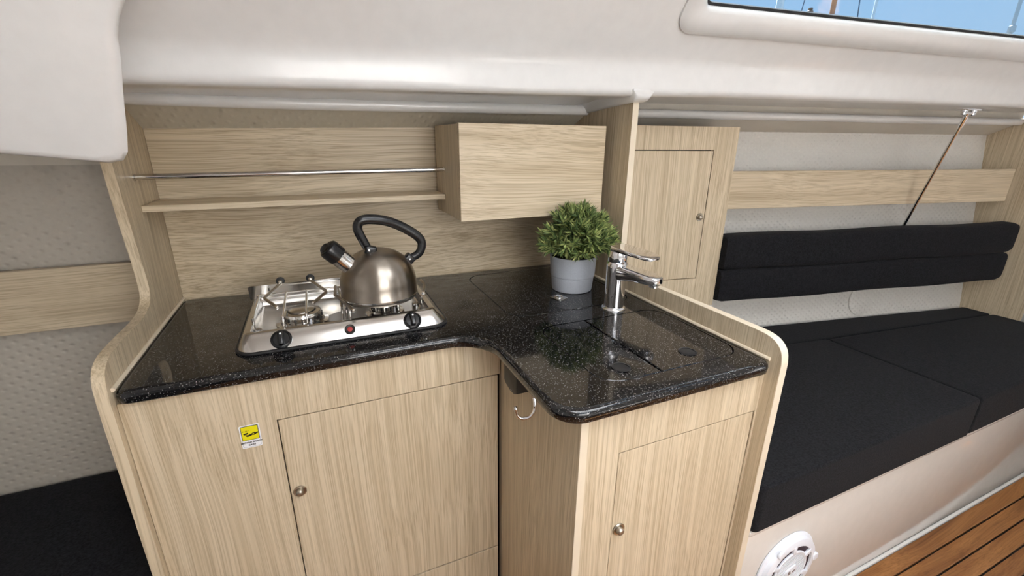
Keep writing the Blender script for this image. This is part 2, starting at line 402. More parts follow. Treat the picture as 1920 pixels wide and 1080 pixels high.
for i in range(len(ST)-1):
    for j in range(nP-1):
        if ST[i] >= WIN_U0-.001 and ST[i+1] <= WIN_U1+.001 and iw0 <= j < iw1-1: continue
        bm.faces.new((G[i][j], G[i+1][j], G[i+1][j+1], G[i][j+1]))
ceil = struct('ceiling', bm, 'gelcoat', 'glossy white moulded deck and coachroof side', smooth=60)
# coachroof top with the open companionway hatch above and behind the camera
HX0, HX1, HY0, HY1, ZC = .0, 1.25, -1.40, .38, 1.95
bm = NB()
for (x0, x1, y0, y1) in ((-1.35, HX0, -1.45, .98), (HX1, 1.5, -1.45, .98), (2.0, 3.6, -1.45, .98), (1.5, 2.0, -1.45, -.2), (1.5, 2.0, .2, .98), (HX0, HX1, HY1, .98), (HX0, HX1, -1.45, HY0)):  # the smaller forward opening is added to brighten the coachroof side
    box(bm, x0, x1, y0, y1, ZC, ZC+.04)
part('roof_panel', bm, 'gelcoat', ceil, label='white coachroof around the open hatch')
bm = NB(); hoop = [(-.12+.68*math.cos(math.pi*i/24), 1.99+.42*math.sin(math.pi*i/24)) for i in range(25)]
ga = [bm.verts.new((HX0-.25, y_, z_)) for y_, z_ in hoop]; gb = [bm.verts.new((HX1+.15, y_, z_)) for y_, z_ in hoop]
for i in range(24): bm.faces.new((ga[i], ga[i+1], gb[i+1], gb[i]))
part('canvas_diffuser', bm, 'canvas', ceil, 80, label='added translucent canvas over the hatch to diffuse the sun')  # added out of view as a translucent diffuser for the overhead sun
struct('wall_port_bounce', bbox(-.2, 3.6, -1.45, -.75, 0, .42, bev=.01), 'gelcoat_bench', 'added pale block bouncing sun opposite the galley')  # unseen pale block, added to bounce sun up onto the coachroof side
struct('wall_port', bbox(-1.4, 3.6, -1.5, -1.45, 0, 2.0), 'gelcoat', 'white cabin side opposite the galley')
struct('wall_stern', bbox(-1.4, -1.35, -1.5, 1.6, 0, 2.0), 'gelcoat', 'white moulded bulkhead at the companionway')
struct('wall_bow_side', bbox(3.0225, 3.75, 1.10, 1.15, 0, 1.47), 'gelcoat', 'white hull side in the forward cabin')
struct('wall_forepeak', prism(NB(), [(-1.5, 0), (1.1, 0), (1.1, 1.47), (.85, 1.47), (.45, 1.93), (-1.5, 1.93)], 'X', 3.7, 3.75), 'gelcoat', 'white far end of the forward cabin')
# the moulded companionway pillar close on the left
pts = [(-1.3, 1.385), (-.62, 1.343), (-.40, 1.318), (-.315, 1.308), (-.296, 1.312), (-.287, 1.326), (-.281, 1.36), (-.273, 1.423), (-.2655, 1.47), (-.262, 1.505),
       (-.254, 1.533), (-.239, 1.562), (-.20, 1.62), (-.15, 1.72), (-.12, 1.94), (-1.3, 1.94)]
bm = NB(); L = []
for yy, d, sh in ((1.215, .085, 0), (1.12, .058, 0), (1.06, .034, 0), (1.025, .014, 0), (1.008, .004, 0), (1.0, 0.0, 0), (.994, .004, 0), (.99, .014, 0)):
    ring_ = []
    for x, z in pts:                     # the pillar leans inboard towards its top
        kk = .98/(1+.5*(z-1.35)) if z < 1.9 else .76
        ring_.append(((x*kk-d) if x > -1.2 else x, yy-1+kk, 1.35+(z-1.35)*kk+.8*d*ss(1.40-z, 0, .09) if z < 1.9 else 1.945))
    L.append(ring_)
loft(bm, L)
struct('wall_companionway', bm, 'gelcoat', 'rounded white moulded pillar beside the companionway', smooth=60)
part('berth_deckhead', bbox(-1.35, -.4205, 1.02, 1.60, 1.40, 1.44), 'ivory_smooth', ceil)
# window
def win_frame(X0, X1):
    a = Vector((X0, deck_profile(X0)[nP-4][0], deck_profile(X0)[nP-4][1])); b = Vector((X1, deck_profile(X1)[nP-4][0], deck_profile(X1)[nP-4][1]))
    top = Vector((X0, deck_profile(X0)[nP-1][0], deck_profile(X0)[nP-1][1]))
    u = (b-a).normalized(); w_ = (top-a); w_ = (w_-u*w_.dot(u)).normalized(); n = u.cross(w_)      # n points out of the boat or in
    return Matrix(((u.x, w_.x, n.x, a.x), (u.y, w_.y, n.y, a.y), (u.z, w_.z, n.z, a.z), (0, 0, 0, 1))), (b-a).length
WM, wl = win_frame(WIN_U0, WIN_U1)
inw = 1 if (WM.to_3x3() @ Vector((0, 0, 1))).y < 0 else -1
win = thing('window_1', 'long coachroof window with white rim showing blue sky and masts', 'window', (0, 0, 0), WM)
win['kind'] = 'structure'; del win['category']
def ring(outer, inner_, z0, z1, bev):
    L = [[(x, y, z0) for x, y in outer], [(x, y, z1-bev*inw) for x, y in outer], [(x, y, z1) for x, y in inset(outer, bev*1.4)],
         [(x, y, z1) for x, y in inset(inner_, -bev*1.0)], [(x, y, z1-bev*inw) for x, y in inner_], [(x, y, z0) for x, y in inner_]]
    return loft(NB(), L, False, False)
WW0, WW1, WH0, WH1 = .003, wl-.01, .0, .225
part('window_frame', ring(rrect(WW0-.055, WW1+.05, WH0-.068, WH1+.05, .05, 8), rrect(WW0-.005, WW1, WH0, WH1, .03, 8), -.012*inw, .016*inw, .008), 'gelcoat', win, 50)
part('gasket', ring(rrect(WW0-.006, WW1+.004, WH0-.002, WH1+.004, .03, 8), rrect(WW0+.004, WW1-.006, WH0+.0075, WH1-.006, .025, 8), -.012*inw, -.0055*inw, .001), 'rubber', win)
part('pane', prism(NB(), rrect(WW0, WW1, WH0, WH1, .028, 6), 'Z', -.014*inw, -.009*inw), 'window_glass', win)

# ================================================================== GALLEY PANELS
def sm2(pts, n=5): return [(p.x, p.y) for p in smooth_path([(a, b, 0) for a, b in pts], n)]
pl_front = [(.968, 0), (.968, .86)] + sm2([(.968, .87), (.972, .910), (.985, .934), (1.012, .947), (1.05, .951), (1.12, .951), (1.21, .950), (1.262, .957), (1.292, .974), (1.304, 1.0), (1.303, 1.04)]) + [(1.294, 1.121), (1.283, 1.22), (1.278, 1.30), (1.275, 1.45)]
pl = thing('galley_side_panel', 'light oak end panel with S-shaped front edge left of the hob', 'panel', (-.41, 1.3, 0))
part('panel', prism(NB(), pl_front + [(1.39, 1.455), (1.43, 1.445), (1.572, 1.385), (1.57, 0)], 'X', -.42, -.40), 'oak_upright', pl, 30)
part('edge_band', strip(NB(), pl_front, 'X', -.4203, -.3997, .0016), 'oak_edge', pl, 40)
pr_front = [(.560, 0), (.560, .885)] + sm2([(.560, .892), (.566, .918), (.583, .936), (.61, .944), (.65, .9455)]) + [(.9, .9445), (1.08, .943)] + sm2([(1.10, .943), (1.13, .950), (1.145, .97), (1.148, 1.0)]) + [(1.148, 1.2), (1.148, 1.462)]
pr = thing('galley_side_panel', 'light oak divider with rounded cream-edged front between worktop and settee', 'panel', (.895, 1.0, 0))
part('panel', prism(NB(), pr_front + [(1.40, 1.44), (1.56, 1.39), (1.56, 0)], 'X', .885, .905), 'oak_upright', pr, 30)
part('edge_band', strip(NB(), pr_front, 'X', .8847, .9053, .0016), 'cream_edge', pr, 40, label='cream edging')
# moulded lug of the deck over the divider
part('moulded_lug', loft(NB(), [[(x, yy, z+dz) for x, z in corners([(.874, 1.459+a, .010), (.921, 1.459+a, .010), (.940, 1.492, .004), (.855, 1.492, .004)], 4)] for yy, dz, a in ((1.41, -.022, 0), (1.25, -.008, 0), (1.15, -.002, 0), (1.128, 0, .003), (1.120, 0, .010), (1.118, 0, .016))]), 'gelcoat', ceil, 60)
def splash_y(x): return 1.545 - (x+.4)*.0425
bm = NB(); loft(bm, [[(-.399, splash_y(-.399), z0), (.884, splash_y(.884), z0), (.884, 1.565, z0), (-.399, 1.565, z0)] for z0 in (.862,)] +
     [[(-.399, splash_y(-.399), 1.378), (.884, splash_y(.884), 1.403), (.884, 1.565, 1.403), (-.399, 1.565, 1.378)]])
solo('backsplash', bm, 'oak_level', 'light oak splashback panel with level grain behind the hob', 'panel', smooth=None)

# ================================================================== WORKTOP
wt_out = corners([(-.398, .970, .024), (.349, .970, .098), (.349, .574, .062), (.8835, .574, .024), (.8835, 1.492, .024), (-.398, 1.541, .024)], 10)
Z = .89; TH = .030
icebox = rrect(.452, .862, 1.025, 1.452, .062, 8)
sinkL = corners([(.482, .637, .055), (.628, .637, .004), (.628, .944, .004), (.482, .944, .05)], 8)
sinkR = corners([(.6285, .637, .004), (.868, .637, .055), (.868, .944, .05), (.6285, .944, .004)], 8)
sink_hole = corners([(.482, .637, .055), (.868, .637, .055), (.868, .944, .05), (.482, .944, .05)], 8)
wt = thing('worktop', 'glossy black speckled L-shaped galley worktop', 'worktop', (.24, 1.05, .86))
bm = NB(); rb = .011
lo = []
for j in range(7):
    a = math.pi*j/6; lo.append([(x, y, Z-rb+rb*math.cos(a) - (TH-2*rb if j > 3 else 0)) for x, y in inset(wt_out, rb*(1-math.sin(a)))])
lo.insert(0, [(x, y, Z) for x, y in inset(wt_out, rb+.004)])
fill_holes(bm, inset(wt_out, rb+.004), [icebox, sink_hole], Z)
loft(bm, lo, False, False)
fill_holes(bm, [(p[0], p[1]) for p in lo[-1]], [], lo[-1][0][2])
bmesh.ops.remove_doubles(bm, verts=bm.verts, dist=.00005)
part('slab', bm, 'granite', wt, 40)
for h in (icebox, sink_hole):
    part('recess', loft(NB(), [[(x, y, Z-.0008) for x, y in inset(h, -.0003)], [(x, y, Z-.022) for x, y in inset(h, -.0003)]], False, True), 'recess_shade', wt, 40, label='recess painted black for the shade in the gap')  # black surface stands in for the shade in the narrow lid gaps
for nm, pts_ in (('left', [(-.3975, .982, .893), (-.3975, 1.54, .893)]), ('right', [(.883, .585, .893), (.883, 1.49, .893)])):
    part('sealant_bead', tube(NB(), pts_, .0045, 8), 'cream_edge', wt, label='cream sealant line')
def cover(poly, hole=None):
    p1 = inset(poly, .0028); bm = NB()
    top = inset(p1, .0012)
    hs = [hole] if hole else []
    fill_holes(bm, top, hs, Z)
    loft(bm, [[(x, y, Z) for x, y in top], [(x, y, Z-.0012) for x, y in p1], [(x, y, Z-.0215) for x, y in p1]], False, False)
    fill_holes(bm, p1, hs, Z-.0215)
    if hole: loft(bm, [[(x, y, Z) for x, y in hole], [(x, y, Z-.0215) for x, y in hole]], False, False)
    bmesh.ops.remove_doubles(bm, verts=bm.verts, dist=.00005)
    return bm
ib = thing('icebox_lid', 'large black speckled lid with silver latch under the plant pot', 'lid', (.657, 1.24, Z-.0215))
part('slab', cover(icebox), 'granite', ib, 30)
lt = thing('x', 'x', 'x', (0, 0, 0)); bpy.data.objects.remove(lt)
LM = Matrix.Translation((.652, 1.128, Z)) @ Matrix.Rotation(R(18), 4, 'Z')
def at(M, bm): bmesh.ops.transform(bm, matrix=M, verts=bm.verts); return bm
la = part('latch', at(LM, pad(NB(), rrect(-.019, .019, -.022, .022, .004), 0, .0025, .001)), 'steel_bright', ib, label='square steel ring latch')
part('ring', at(LM, tube(NB(), [(.012*math.cos(a*math.pi/10), .012*math.sin(a*math.pi/10), .004) for a in range(20)], .002, 8, True)), 'chrome', la)
part('hub', at(LM, lathe(NB(), [(.007, .002), (.007, .005), (.004, .0065), (0, .0065)], 20)), 'chrome', la)
def circ(x, y, r, n=24): return [(x+r*math.cos(2*math.pi*i/n), y+r*math.sin(2*math.pi*i/n)) for i in range(n)]
def cup(x, y, par):
    part('finger_cup', lathe(NB(), [(.0195, .0), (.0205, .0018), (.0175, .0022), (.0165, -.004), (.012, -.014), (0, -.016)], 28, (x, y, Z)), 'rubber', par, 60)
sl = thing('sink_cover', 'black speckled sink cover with finger hole nearest the peninsula corner', 'lid', (.555, .79, Z-.0215), group='sink covers')
part('slab', cover(sinkL, circ(.557, .686, .0175)), 'granite', sl, 30); cup(.557, .686, sl)
sr = thing('sink_cover', 'black speckled sink cover with finger hole next to the oak divider', 'lid', (.748, .79, Z-.0215), group='sink covers')
part('slab', cover(sinkR, circ(.745, .689, .0175)), 'granite', sr, 30); cup(.745, .689, sr)

# ================================================================== BASE CABINETS
def knob(x, y, z, par, M=None, s=1.0):
    k_ = part('knob', lathe(NB(), [(.0135*s, 0), (.0150*s, .002), (.0140*s, .0045), (.0095*s, .004), (.0090*s, .003)], 28, (x, y, z), (0, -1, 0)), 'knob_metal', par, 50, label='round bronze push knob')
    part('button', lathe(NB(), [(.0088*s, .002), (.0088*s, .009), (.0075*s, .0125), (.004*s, .0143), (0, .0147)], 24, (x, y, z), (0, -1, 0)), 'knob_metal', k_, 60)
    return k_
YF = .985
cb = thing('base_cabinet', 'light oak base cabinet under the hob', 'cabinet', (0, YF, 0))
G_ = .0034
def frontpiece(name, x0, x1, z0, z1, yf, th, mat, par): return part(name, bbox(x0+G_*.7, x1-G_*.7, yf, yf+th, z0+G_*.5, z1-G_, bev=.0007, seg=1), mat, par, 30)
DX0, DX1, DZ0, DZ1 = -.138, .394, .157, .7555
bm = NB()
box(bm, -.399, DX0, YF, YF+.018, 0, .859); 
part('front_panel', bm, 'oak_upright', cb, 30)
part('top_rail', bbox(DX0, .397, YF, YF+.018, DZ1, .859), 'oak_upright', cb, 30)
part('carcass', bbox(-.399, .397, YF+.03, 1.53, .02, .85), 'inside_shade', cb, 30)
d1 = frontpiece('door', DX0, DX1, DZ0, DZ1, YF+.001, .018, 'oak_upright_door', cb); knob(-.1165, YF+.001, .552, d1)
frontpiece('lower_panel', DX0, DX1, .0, DZ0, YF+.001, .018, 'oak_upright_door', cb)
YP = .592
pc = thing('base_cabinet', 'light oak peninsula cabinet under the sink covers', 'cabinet', (.64, YP, 0))
part('side_panel', bbox(.402, .418, YP+.001, YF+.017, 0, .859, bev=.0008, seg=1), 'oak_upright', pc, 30)
PX0, PX1, PZ1 = .495, .8775, .759
part('front_panel', bbox(.4185, PX0, YP, YP+.018, 0, .859), 'oak_upright', pc, 30)
part('corner_strip', bbox(.4018, .4185, YP-.0008, YP+.0005, 0, .859), 'cream_edge', pc, 30, label='cream corner edging')
part('top_rail', bbox(PX0, .8845, YP, YP+.018, PZ1, .859), 'oak_upright', pc, 30)
part('hinge_stile', bbox(PX1, .8845, YP, YP+.018, 0, PZ1), 'oak_upright', pc, 30)
part('carcass', bbox(.425, .88, YP+.03, 1.48, .02, .85), 'inside_shade', pc, 30)
d2 = frontpiece('door', PX0, PX1, .02, PZ1, YP+.001, .018, 'oak_upright_door', pc); knob(.514, YP+.001, .557, d2)
# sticker
st = thing('gas_valve_sticker', 'small yellow and white gas valve sticker on the left cabinet front', 'sticker', (-.192, YF, .70))
SY = YF
def flat_xz(poly, y0, th=.0003): return prism(NB(), poly, 'Y', y0-th, y0)
sx0, sx1, sz0, sz1 = -.212, -.173, .700, .757
part('backing', flat_xz(rrect(sx0, sx1, sz0, sz1, .003), SY, .0006), 'sticker_white', st)
part('outline', prism(NB(), rrect(sx0+.002, sx1-.002, sz0+.002, sz1-.0015, .003), 'Y', SY-.0007, SY-.0005), 'sticker_grey', st)
part('text_field', prism(NB(), rrect(sx0+.0026, sx1-.0026, sz0+.0026, sz1-.0021, .003), 'Y', SY-.0009, SY-.0006), 'sticker_white', st)
part('picture_border', prism(NB(), rrect(sx0+.0028, sx1-.0028, sz0+.0195, sz1-.0022, .0025), 'Y', SY-.0011, SY-.0008), 'sticker_black', st)
part('picture_field', prism(NB(), rrect(sx0+.0038, sx1-.0038, sz0+.0205, sz1-.0032, .002), 'Y', SY-.0013, SY-.001), 'sticker_yellow', st)
bm = NB(); cx, cz = -.1925, .735
def ico(pp): prism(bm, [(cx+a*.00118, cz+b*.00135) for a, b in pp], 'Y', SY-.0016, SY-.0012)
ico([(-11, 2), (-3, 3.2), (-3, 1.5), (-5, 0), (-10, -.6)]); ico([(-8, -1), (-3, -1.2), (1, 0), (4, 1), (4, -2), (0, -4), (-5, -4.6), (-7.5, -3)])
ico([(3.5, 1.2), (7, 2.2), (10, .4), (9.5, -2), (6, -3), (3.5, -2)]); ico([(9.5, 1), (13, 2), (13, -.6), (9.5, -1.4)])
for i in range(5): ico([(-12+i*2.1, 5.0), (-11.2+i*2.1, 5.2), (-10.8+i*2.1+.2*i, 7), (-11.6+i*2.1+.2*i, 7)])
part('hand_symbol', bm, 'sticker_black', st)
bm = NB(); prism(bm, [(cx+.0062, cz+.001), (cx+.0082, cz-.0002), (cx+.0062, cz-.0014), (cx+.0044, cz-.0002)], 'Y', SY-.0018, SY-.0015)
part('hand_symbol_dot', bm, 'sticker_yellow', st)
def lettering(txt, x, z, size, par, mat):
    cu = bpy.data.curves.new('t', 'FONT'); cu.body = txt; cu.size = size; cu.align_x = 'CENTER'; cu.extrude = .00008; cu.offset = .00022
    ob = bpy.data.objects.new('t', cu); COL.objects.link(ob); bpy.context.view_layer.update()
    me = bpy.data.meshes.new_from_object(ob.evaluated_get(bpy.context.evaluated_depsgraph_get())); bpy.data.objects.remove(ob); bpy.data.curves.remove(cu)
    b = bmesh.new(); b.from_mesh(me); bpy.data.meshes.remove(me)
    bmesh.ops.transform(b, matrix=Matrix.Translation((x, SY-.0011, z)) @ Matrix.Rotation(R(90), 4, 'X'), verts=b.verts)
    part('lettering', b, mat, par, None)
lettering('GŁÓWNY ZAWÓR', -.1925, .7123, .0049, st, 'sticker_black'); lettering('GAZU', -.1925, .7058, .0052, st, 'sticker_black')
# black catch box and chrome hook under the counter on the peninsula side
cbx = thing('catch_box', 'small black plastic catch box under the worktop in the inner corner', 'box', (.39, .86, .77))
bm = NB(); prism(bm, [(.812, .858), (.812, .797), (.826, .789), (.85, .787), (.878, .793), (.886, .80), (.886, .858)], 'X', .368, .4015, bev=.003)
part('housing', bm, 'black_matt', cbx); part('mark', bbox(.3676, .368, .836, .846, .7925, .794), 'sticker_grey', cbx)
hk = thing('wall_hook', 'chrome J-shaped hook on the peninsula side below the black box', 'hook', (.40, .79, .75))
part('back_plate', at(Matrix.Translation((.4015, .780, .790)), lathe(NB(), [(.0065, 0), (.0065, .002), (.004, .003), (0, .003)], 20, (0, 0, 0), (-1, 0, 0))), 'chrome', hk)
part('arm', tube(NB(), smooth_path([(.399, .780, .800), (.398, .774, .785), (.394, .772, .768), (.385, .776, .755), (.372, .784, .750), (.362, .790, .758), (.359, .792, .772)], 6),
     [.0052]*8 + [.0042]*20 + [.0042]*7 + [.0046]*2, 10), 'chrome', hk, 60)
part('tip', lathe(NB(), [(0, -.006), (.005, -.0042), (.0062, 0), (.005, .0042), (0, .006)], 16, (.359, .792, .774)), 'chrome', hk, 60)
part('screw', lathe(NB(), [(.0022, 0), (.0022, .001), (0, .0012)], 12, (.3965, .7805, .796), (-1, 0, 0)), 'knob_metal', hk)

# ================================================================== HOB
hob = thing('gas_hob', 'two-burner stainless steel gas hob set into the worktop', 'hob', (.038, 1.2, Z))
HX, HXX, HYY0, HYY1 = -.204, .281, 1.052, 1.37
part('gasket', pad(NB(), corners([(HX-.004, HYY0-.007, .045), (HXX+.004, HYY0-.007, .045), (HXX+.004, HYY1+.005, .03), (HX-.004, HYY1+.005, .03)], 8), Z, Z+.006, .002, 3), 'rubber', hob)
o0 = corners([(HX, HYY0, .042), (HXX, HYY0, .042), (HXX, HYY1, .03), (HX, HYY1, .03)], 8)
o1 = corners([(HX+.016, HYY0+.028, .02), (HXX-.026, HYY0+.028, .02), (HXX-.026, HYY1-.012, .02), (HX+.016, HYY1-.012, .02)], 8)
i0 = inset(o1, .014); i1 = inset(o1, .020)
zt = .928
part('body', loft(NB(), [[(x, y, Z+.004) for x, y in o0], [(x, y, Z+.008) for x, y in inset(o0, .001)], [(x, y, zt-.002) for x, y in o1], [(x, y, zt) for x, y in inset(o1, .003)],
     [(x, y, zt) for x, y in i0], [(x, y, zt-.002) for x, y in inset(o1, .0155)], [(x, y, .908) for x, y in i1], [(x, y, .906) for x, y in inset(i1, .004)]], True, True), 'steel', hob, 35)
for (bx, by, rr) in ((-.066, 1.182, .052), (.137, 1.176, .040)):
    bu = part('burner', lathe(NB(), [(rr+.012, .906), (rr+.010, .909), (rr, .910), (rr-.001, .916), (rr-.006, .917), (rr-.006, .932), (rr-.008, .935), (rr-.018, .936), (rr-.020, .930), (0, .930)], 40, (bx, by, 0)), 'steel_bright', hob, 40)
    part('burner_cap', lathe(NB(), [(rr-.022, .930), (rr-.022, .938), (rr-.026, .940), (0, .941)], 32, (bx, by, 0)), 'steel', bu, 40)
    bm = NB()
    for i in range(18):
        a = 2*math.pi*i/18; merge(bm, box(bmesh.new(), -.0012, .0012, rr-.0065, rr-.0035, .919, .9275), Matrix.Translation((bx, by, 0)) @ Matrix.Rotation(a, 4, 'Z'))
    part('flame_ports', bm, 'inside_shade', bu, 30, kind='stuff')
    part('igniter_pin', tube(NB(), [(bx+.02, by-rr-.006, .907), (bx+.02, by-rr-.006, .930)], .0022, 8), 'speaker_white', bu)
# front slope: from (y=HYY0, z=.895) to (y=HYY0+.028, z=.926)
ny, nz = -.745, .667
def hob_knob(x, rr):
    cz_ = .911; cy_ = HYY0 + .028*(cz_-.894)/.034
    kn = part('control_knob', lathe(NB(), [(rr+.002, 0), (rr+.002, .004), (rr-.001, .007), (rr-.003, .008), (rr-.004, .007), (rr-.006, .007), (0, .008)], 36, (x, cy_, cz_), (0, ny, nz)), 'black_plastic', hob, 40)
    MM = Matrix.Translation((x, cy_, cz_)) @ Vector((0, 0, 1)).rotation_difference(Vector((0, ny, nz))).to_matrix().to_4x4()
    part('grip', at(MM, bbox(-.0055, .0055, -rr+.004, rr-.004, .006, .020, bev=.003, seg=3)), 'black_plastic', kn, 40)
    part('pointer', at(MM, lathe(NB(), [(.0022, .0195), (.0022, .0206), (0, .0208)], 12, (0, .008, 0))), 'sticker_white', kn)
hob_knob(-.110, .0205); hob_knob(.190, .0205)
bt = part('igniter_button', lathe(NB(), [(.0125, 0), (.0125, .003), (.0105, .005), (.0065, .0035), (.006, .003)], 28, (.039, HYY0+.0138, .911), (0, ny, nz)), 'black_matt', hob, 40)
part('button_face', lathe(NB(), [(.0062, .002), (.006, .0045), (0, .005)], 20, (.039, HYY0+.0138, .911), (0, ny, nz)), 'red_button', bt, 40)
# leaning rear plate
rp_ = part('rear_plate', loft(NB(), [[(x, 1.346-.006*(z-.925)/.04 + o, z) for x, z in rrect(-.198, .20, .926, .966, .006, 4)] for o in (0, .0025)]), 'steel_bright', hob, 30)
part('pressed_panel', loft(NB(), [[(x, 1.346-.006*(z-.925)/.04 + o, z) for x, z in rrect(a, b, .932, .960, .005, 4)] for a, b, o in ((-.150, .19, .0), (-.147, .187, -.004))]), 'steel_bright', rp_, 30)
for bx in (-.118, -.041, .06, .14):
    bp_ = part('bumper', lathe(NB(), [(0, -.004), (.0105, -.004), (.0115, 0), (.0105, .004), (.006, .006), (0, .006)], 24, (bx, 1.352, .970), (0, -.9, .35)), 'rubber', hob, 40)
    part('stud', lathe(NB(), [(.0055, .004), (.0055, .012), (.004, .0145), (0, .015)], 16, (bx, 1.352, .970), (0, -.95, -.05)), 'steel_bright', bp_, 40)
# wire pan supports
WZ = .950
def support(xs, xl, xr):
    sp_ = part('pan_support', tube(NB(), smooth_path([(xl, 1.125, .908), (xl, 1.127, WZ-.008), (xl, 1.137, WZ), (xl, 1.28, WZ), (xl+.012, 1.297, WZ), (xr-.012, 1.297, WZ), (xr, 1.28, WZ), (xr, 1.137, WZ), (xr, 1.127, WZ-.008), (xr, 1.125, .908)], 5), .0031, 8), 'steel_bright', hob, 60)
    part('cross_wire', tube(NB(), [(xl, 1.262, WZ-.004), (xr, 1.262, WZ-.004)], .0022, 8), 'steel_bright', sp_)
    for x in xs:
        part('finger', tube(NB(), smooth_path([(x, 1.104, .908), (x, 1.104, WZ-.012), (x, 1.108, WZ-.003), (x, 1.118, WZ), (x, 1.21, WZ), (x, 1.297, WZ)], 5), .0031, 8), 'steel_bright', sp_, 60)
support((-.104, -.053), -.168, .028); support((.045, .128, .163), .038, .228)
for i, (P_) in enumerate(([(-.118, 1.342, .966), (-.150, 1.235, .962), (-.146, 1.222, .962), (-.118, 1.165, .957)], [(-.041, 1.342, .966), (-.004, 1.238, .962), (-.004, 1.226, .962), (-.036, 1.165, .957)],
                          [(.022, 1.285, .957), (.017, 1.205, .957), (.022, 1.195, .957), (.052, 1.072, .957)], [(.252, 1.24, .962), (.254, 1.20, .962), (.246, 1.17, .957), (.236, 1.135, .957)])):
    r_ = part('pot_holder', tube(NB(), P_, .0040, 8), 'wire_steel', hob, 40)
    part('end_cap', lathe(NB(), [(0, -.005), (.0045, -.004), (.0045, .004), (0, .005)], 12, P_[-1], (Vector(P_[-1])-Vector(P_[-2])).normalized()), 'steel_bright', r_, 40)
for (x, yy) in ((-.165, 1.155), (-.16, 1.125), (.225, 1.195), (.23, 1.15)):
    part('wire_clip', lathe(NB(), [(.010, .9062), (.009, .910), (.004, .9125), (0, .913)], 16, (x, yy, 0)), 'steel_bright', hob, 40)

# ================================================================== KETTLE
KX, KY, KZ = .127, 1.160, .9535
kt = thing('kettle', 'brushed steel whistling kettle with black handle on the right burner', 'kettle', (KX, KY, KZ))
kr = .0965
prof = [(0, 0), (kr-.012, 0), (kr-.004, .003), (kr-.001, .008), (kr+.0005, .012), (kr+.0005, .016), (kr-.001, .018)]
for j in range(1, 18):
    a = math.pi/2*j/17; prof.append((kr*math.cos(a)**.80 if j < 17 else 0, .036+.094*math.sin(a)))
bd = part('body', lathe(NB(), prof, 72, (KX, KY, KZ)), 'kettle_steel', kt, 50)
part('base_rim', lathe(NB(), [(kr-.002, .0105), (kr+.002, .012), (kr+.002, .015), (kr-.002, .0165)], 72, (KX, KY, KZ), caps=False), 'steel_bright', bd, 50)
S0 = Vector((KX-.062, KY-.012, KZ+.090)); SD = Vector((-.66, -.10, .70)).normalized()
spo = part('spout', lathe(NB(), [(.0235, -.018), (.0235, .005), (.0245, .008), (.0235, .011), (.0235, .044), (.0215, .046)], 36, S0, SD), 'steel_bright', kt, 40)
bm = NB(); cap_prof = [(.0205, .042), (.0245, .046), (.0250, .054), (.0252, .070), (.0240, .077), (.019, .081), (0, .082)]
lathe(bm, cap_prof, 36, S0, SD)
cap_ = part('whistle_cap', bm, 'black_plastic', spo, 40)
sd2 = SD.cross(Vector((0, 1, 0))).normalized()
part('spout_hole', lathe(NB(), [(.0135, 0), (.0135, .004), (.0115, .004), (.011, .001), (0, .001)], 28, S0+SD*.076+Vector((-.005, -.008, .001)), (-.62, -.42, .66)), 'black_matt', cap_, 40)
hp = smooth_path([(KX-.018, KY-.01, KZ+.128), (KX-.028, KY-.01, KZ+.150), (KX-.041, KY-.01, KZ+.188), (KX-.026, KY-.01, KZ+.207), (KX+.02, KY-.005, KZ+.203), (KX+.062, KY, KZ+.186), (KX+.104, KY, KZ+.158), (KX+.118, KY, KZ+.135), (KX+.108, KY, KZ+.108), (KX+.079, KY, KZ+.095)], 6)
hn = len(hp)
hd = part('handle', tube(NB(), hp, [.0102+.0024*math.sin(math.pi*i/(hn-1)) for i in range(hn)], 14, flat=(1.0, .82)), 'black_plastic', kt, 60)
part('handle_foot', at(Matrix.Translation((KX-.018, KY-.014, KZ+.131)) @ Matrix.Rotation(R(14), 4, 'Y'), bbox(-.012, .017, -.0115, .0115, -.011, .012, bev=.005, seg=3)), 'black_plastic', hd, 40)
part('handle_foot', at(Matrix.Translation((KX+.080, KY-.002, KZ+.096)) @ Matrix.Rotation(R(48), 4, 'Y'), bbox(-.013, .014, -.0115, .0115, -.014, .013, bev=.005, seg=3)), 'black_plastic', hd, 40)
for q in ((KX-.020, KY-.0255, KZ+.133), (KX+.082, KY-.0135, KZ+.097)):
    part('rivet', lathe(NB(), [(.0024, 0), (.0024, .001), (0, .0014)], 12, q, (0, -1, 0)), 'chrome', hd)

# ================================================================== PLANT
PX, PY = .737, 1.195
pp = thing('potted_plant', 'bushy green artificial herb in a pale grey ribbed pot', 'potted plant', (PX, PY, Z))
part('pot', lathe(NB(), [(.060, 0), (.0635, .002), (.0645, .005), (.0685, .046), (.0672, .0475), (.0672, .049), (.0708, .0508), (.0745, .112), (.0745, .114), (.0715, .114), (.070, .100), (0, .100)], 56, (PX, PY, Z)), 'pot_grey', pp, 30)
part('soil', lathe(NB(), [(.0700, .1), (.0700, .1035), (0, .107)], 32, (PX, PY, Z)), 'soil', pp)
bm = bmesh.new(); stems = bmesh.new()
def leaf_at(p, d, ln, wd):
    side = d.cross(Vector((random.uniform(-1, 1), random.uniform(-1, 1), random.uniform(-1, 1)))).normalized()
    nrm = side.cross(d).normalized(); cv = random.uniform(-.25, .1)
    a = bm.verts.new(p); b = bm.verts.new(p+d*ln*.45+side*wd+nrm*ln*cv*.3); c_ = bm.verts.new(p+d*ln*.45-side*wd+nrm*ln*cv*.3); e = bm.verts.new(p+d*ln+nrm*ln*cv)
    m_ = bm.verts.new(p+d*ln*.5+nrm*(ln*cv*.3-wd*.5))
    bm.faces.new((a, b, m_)); bm.faces.new((a, m_, c_)); bm.faces.new((b, e, m_)); bm.faces.new((m_, e, c_))
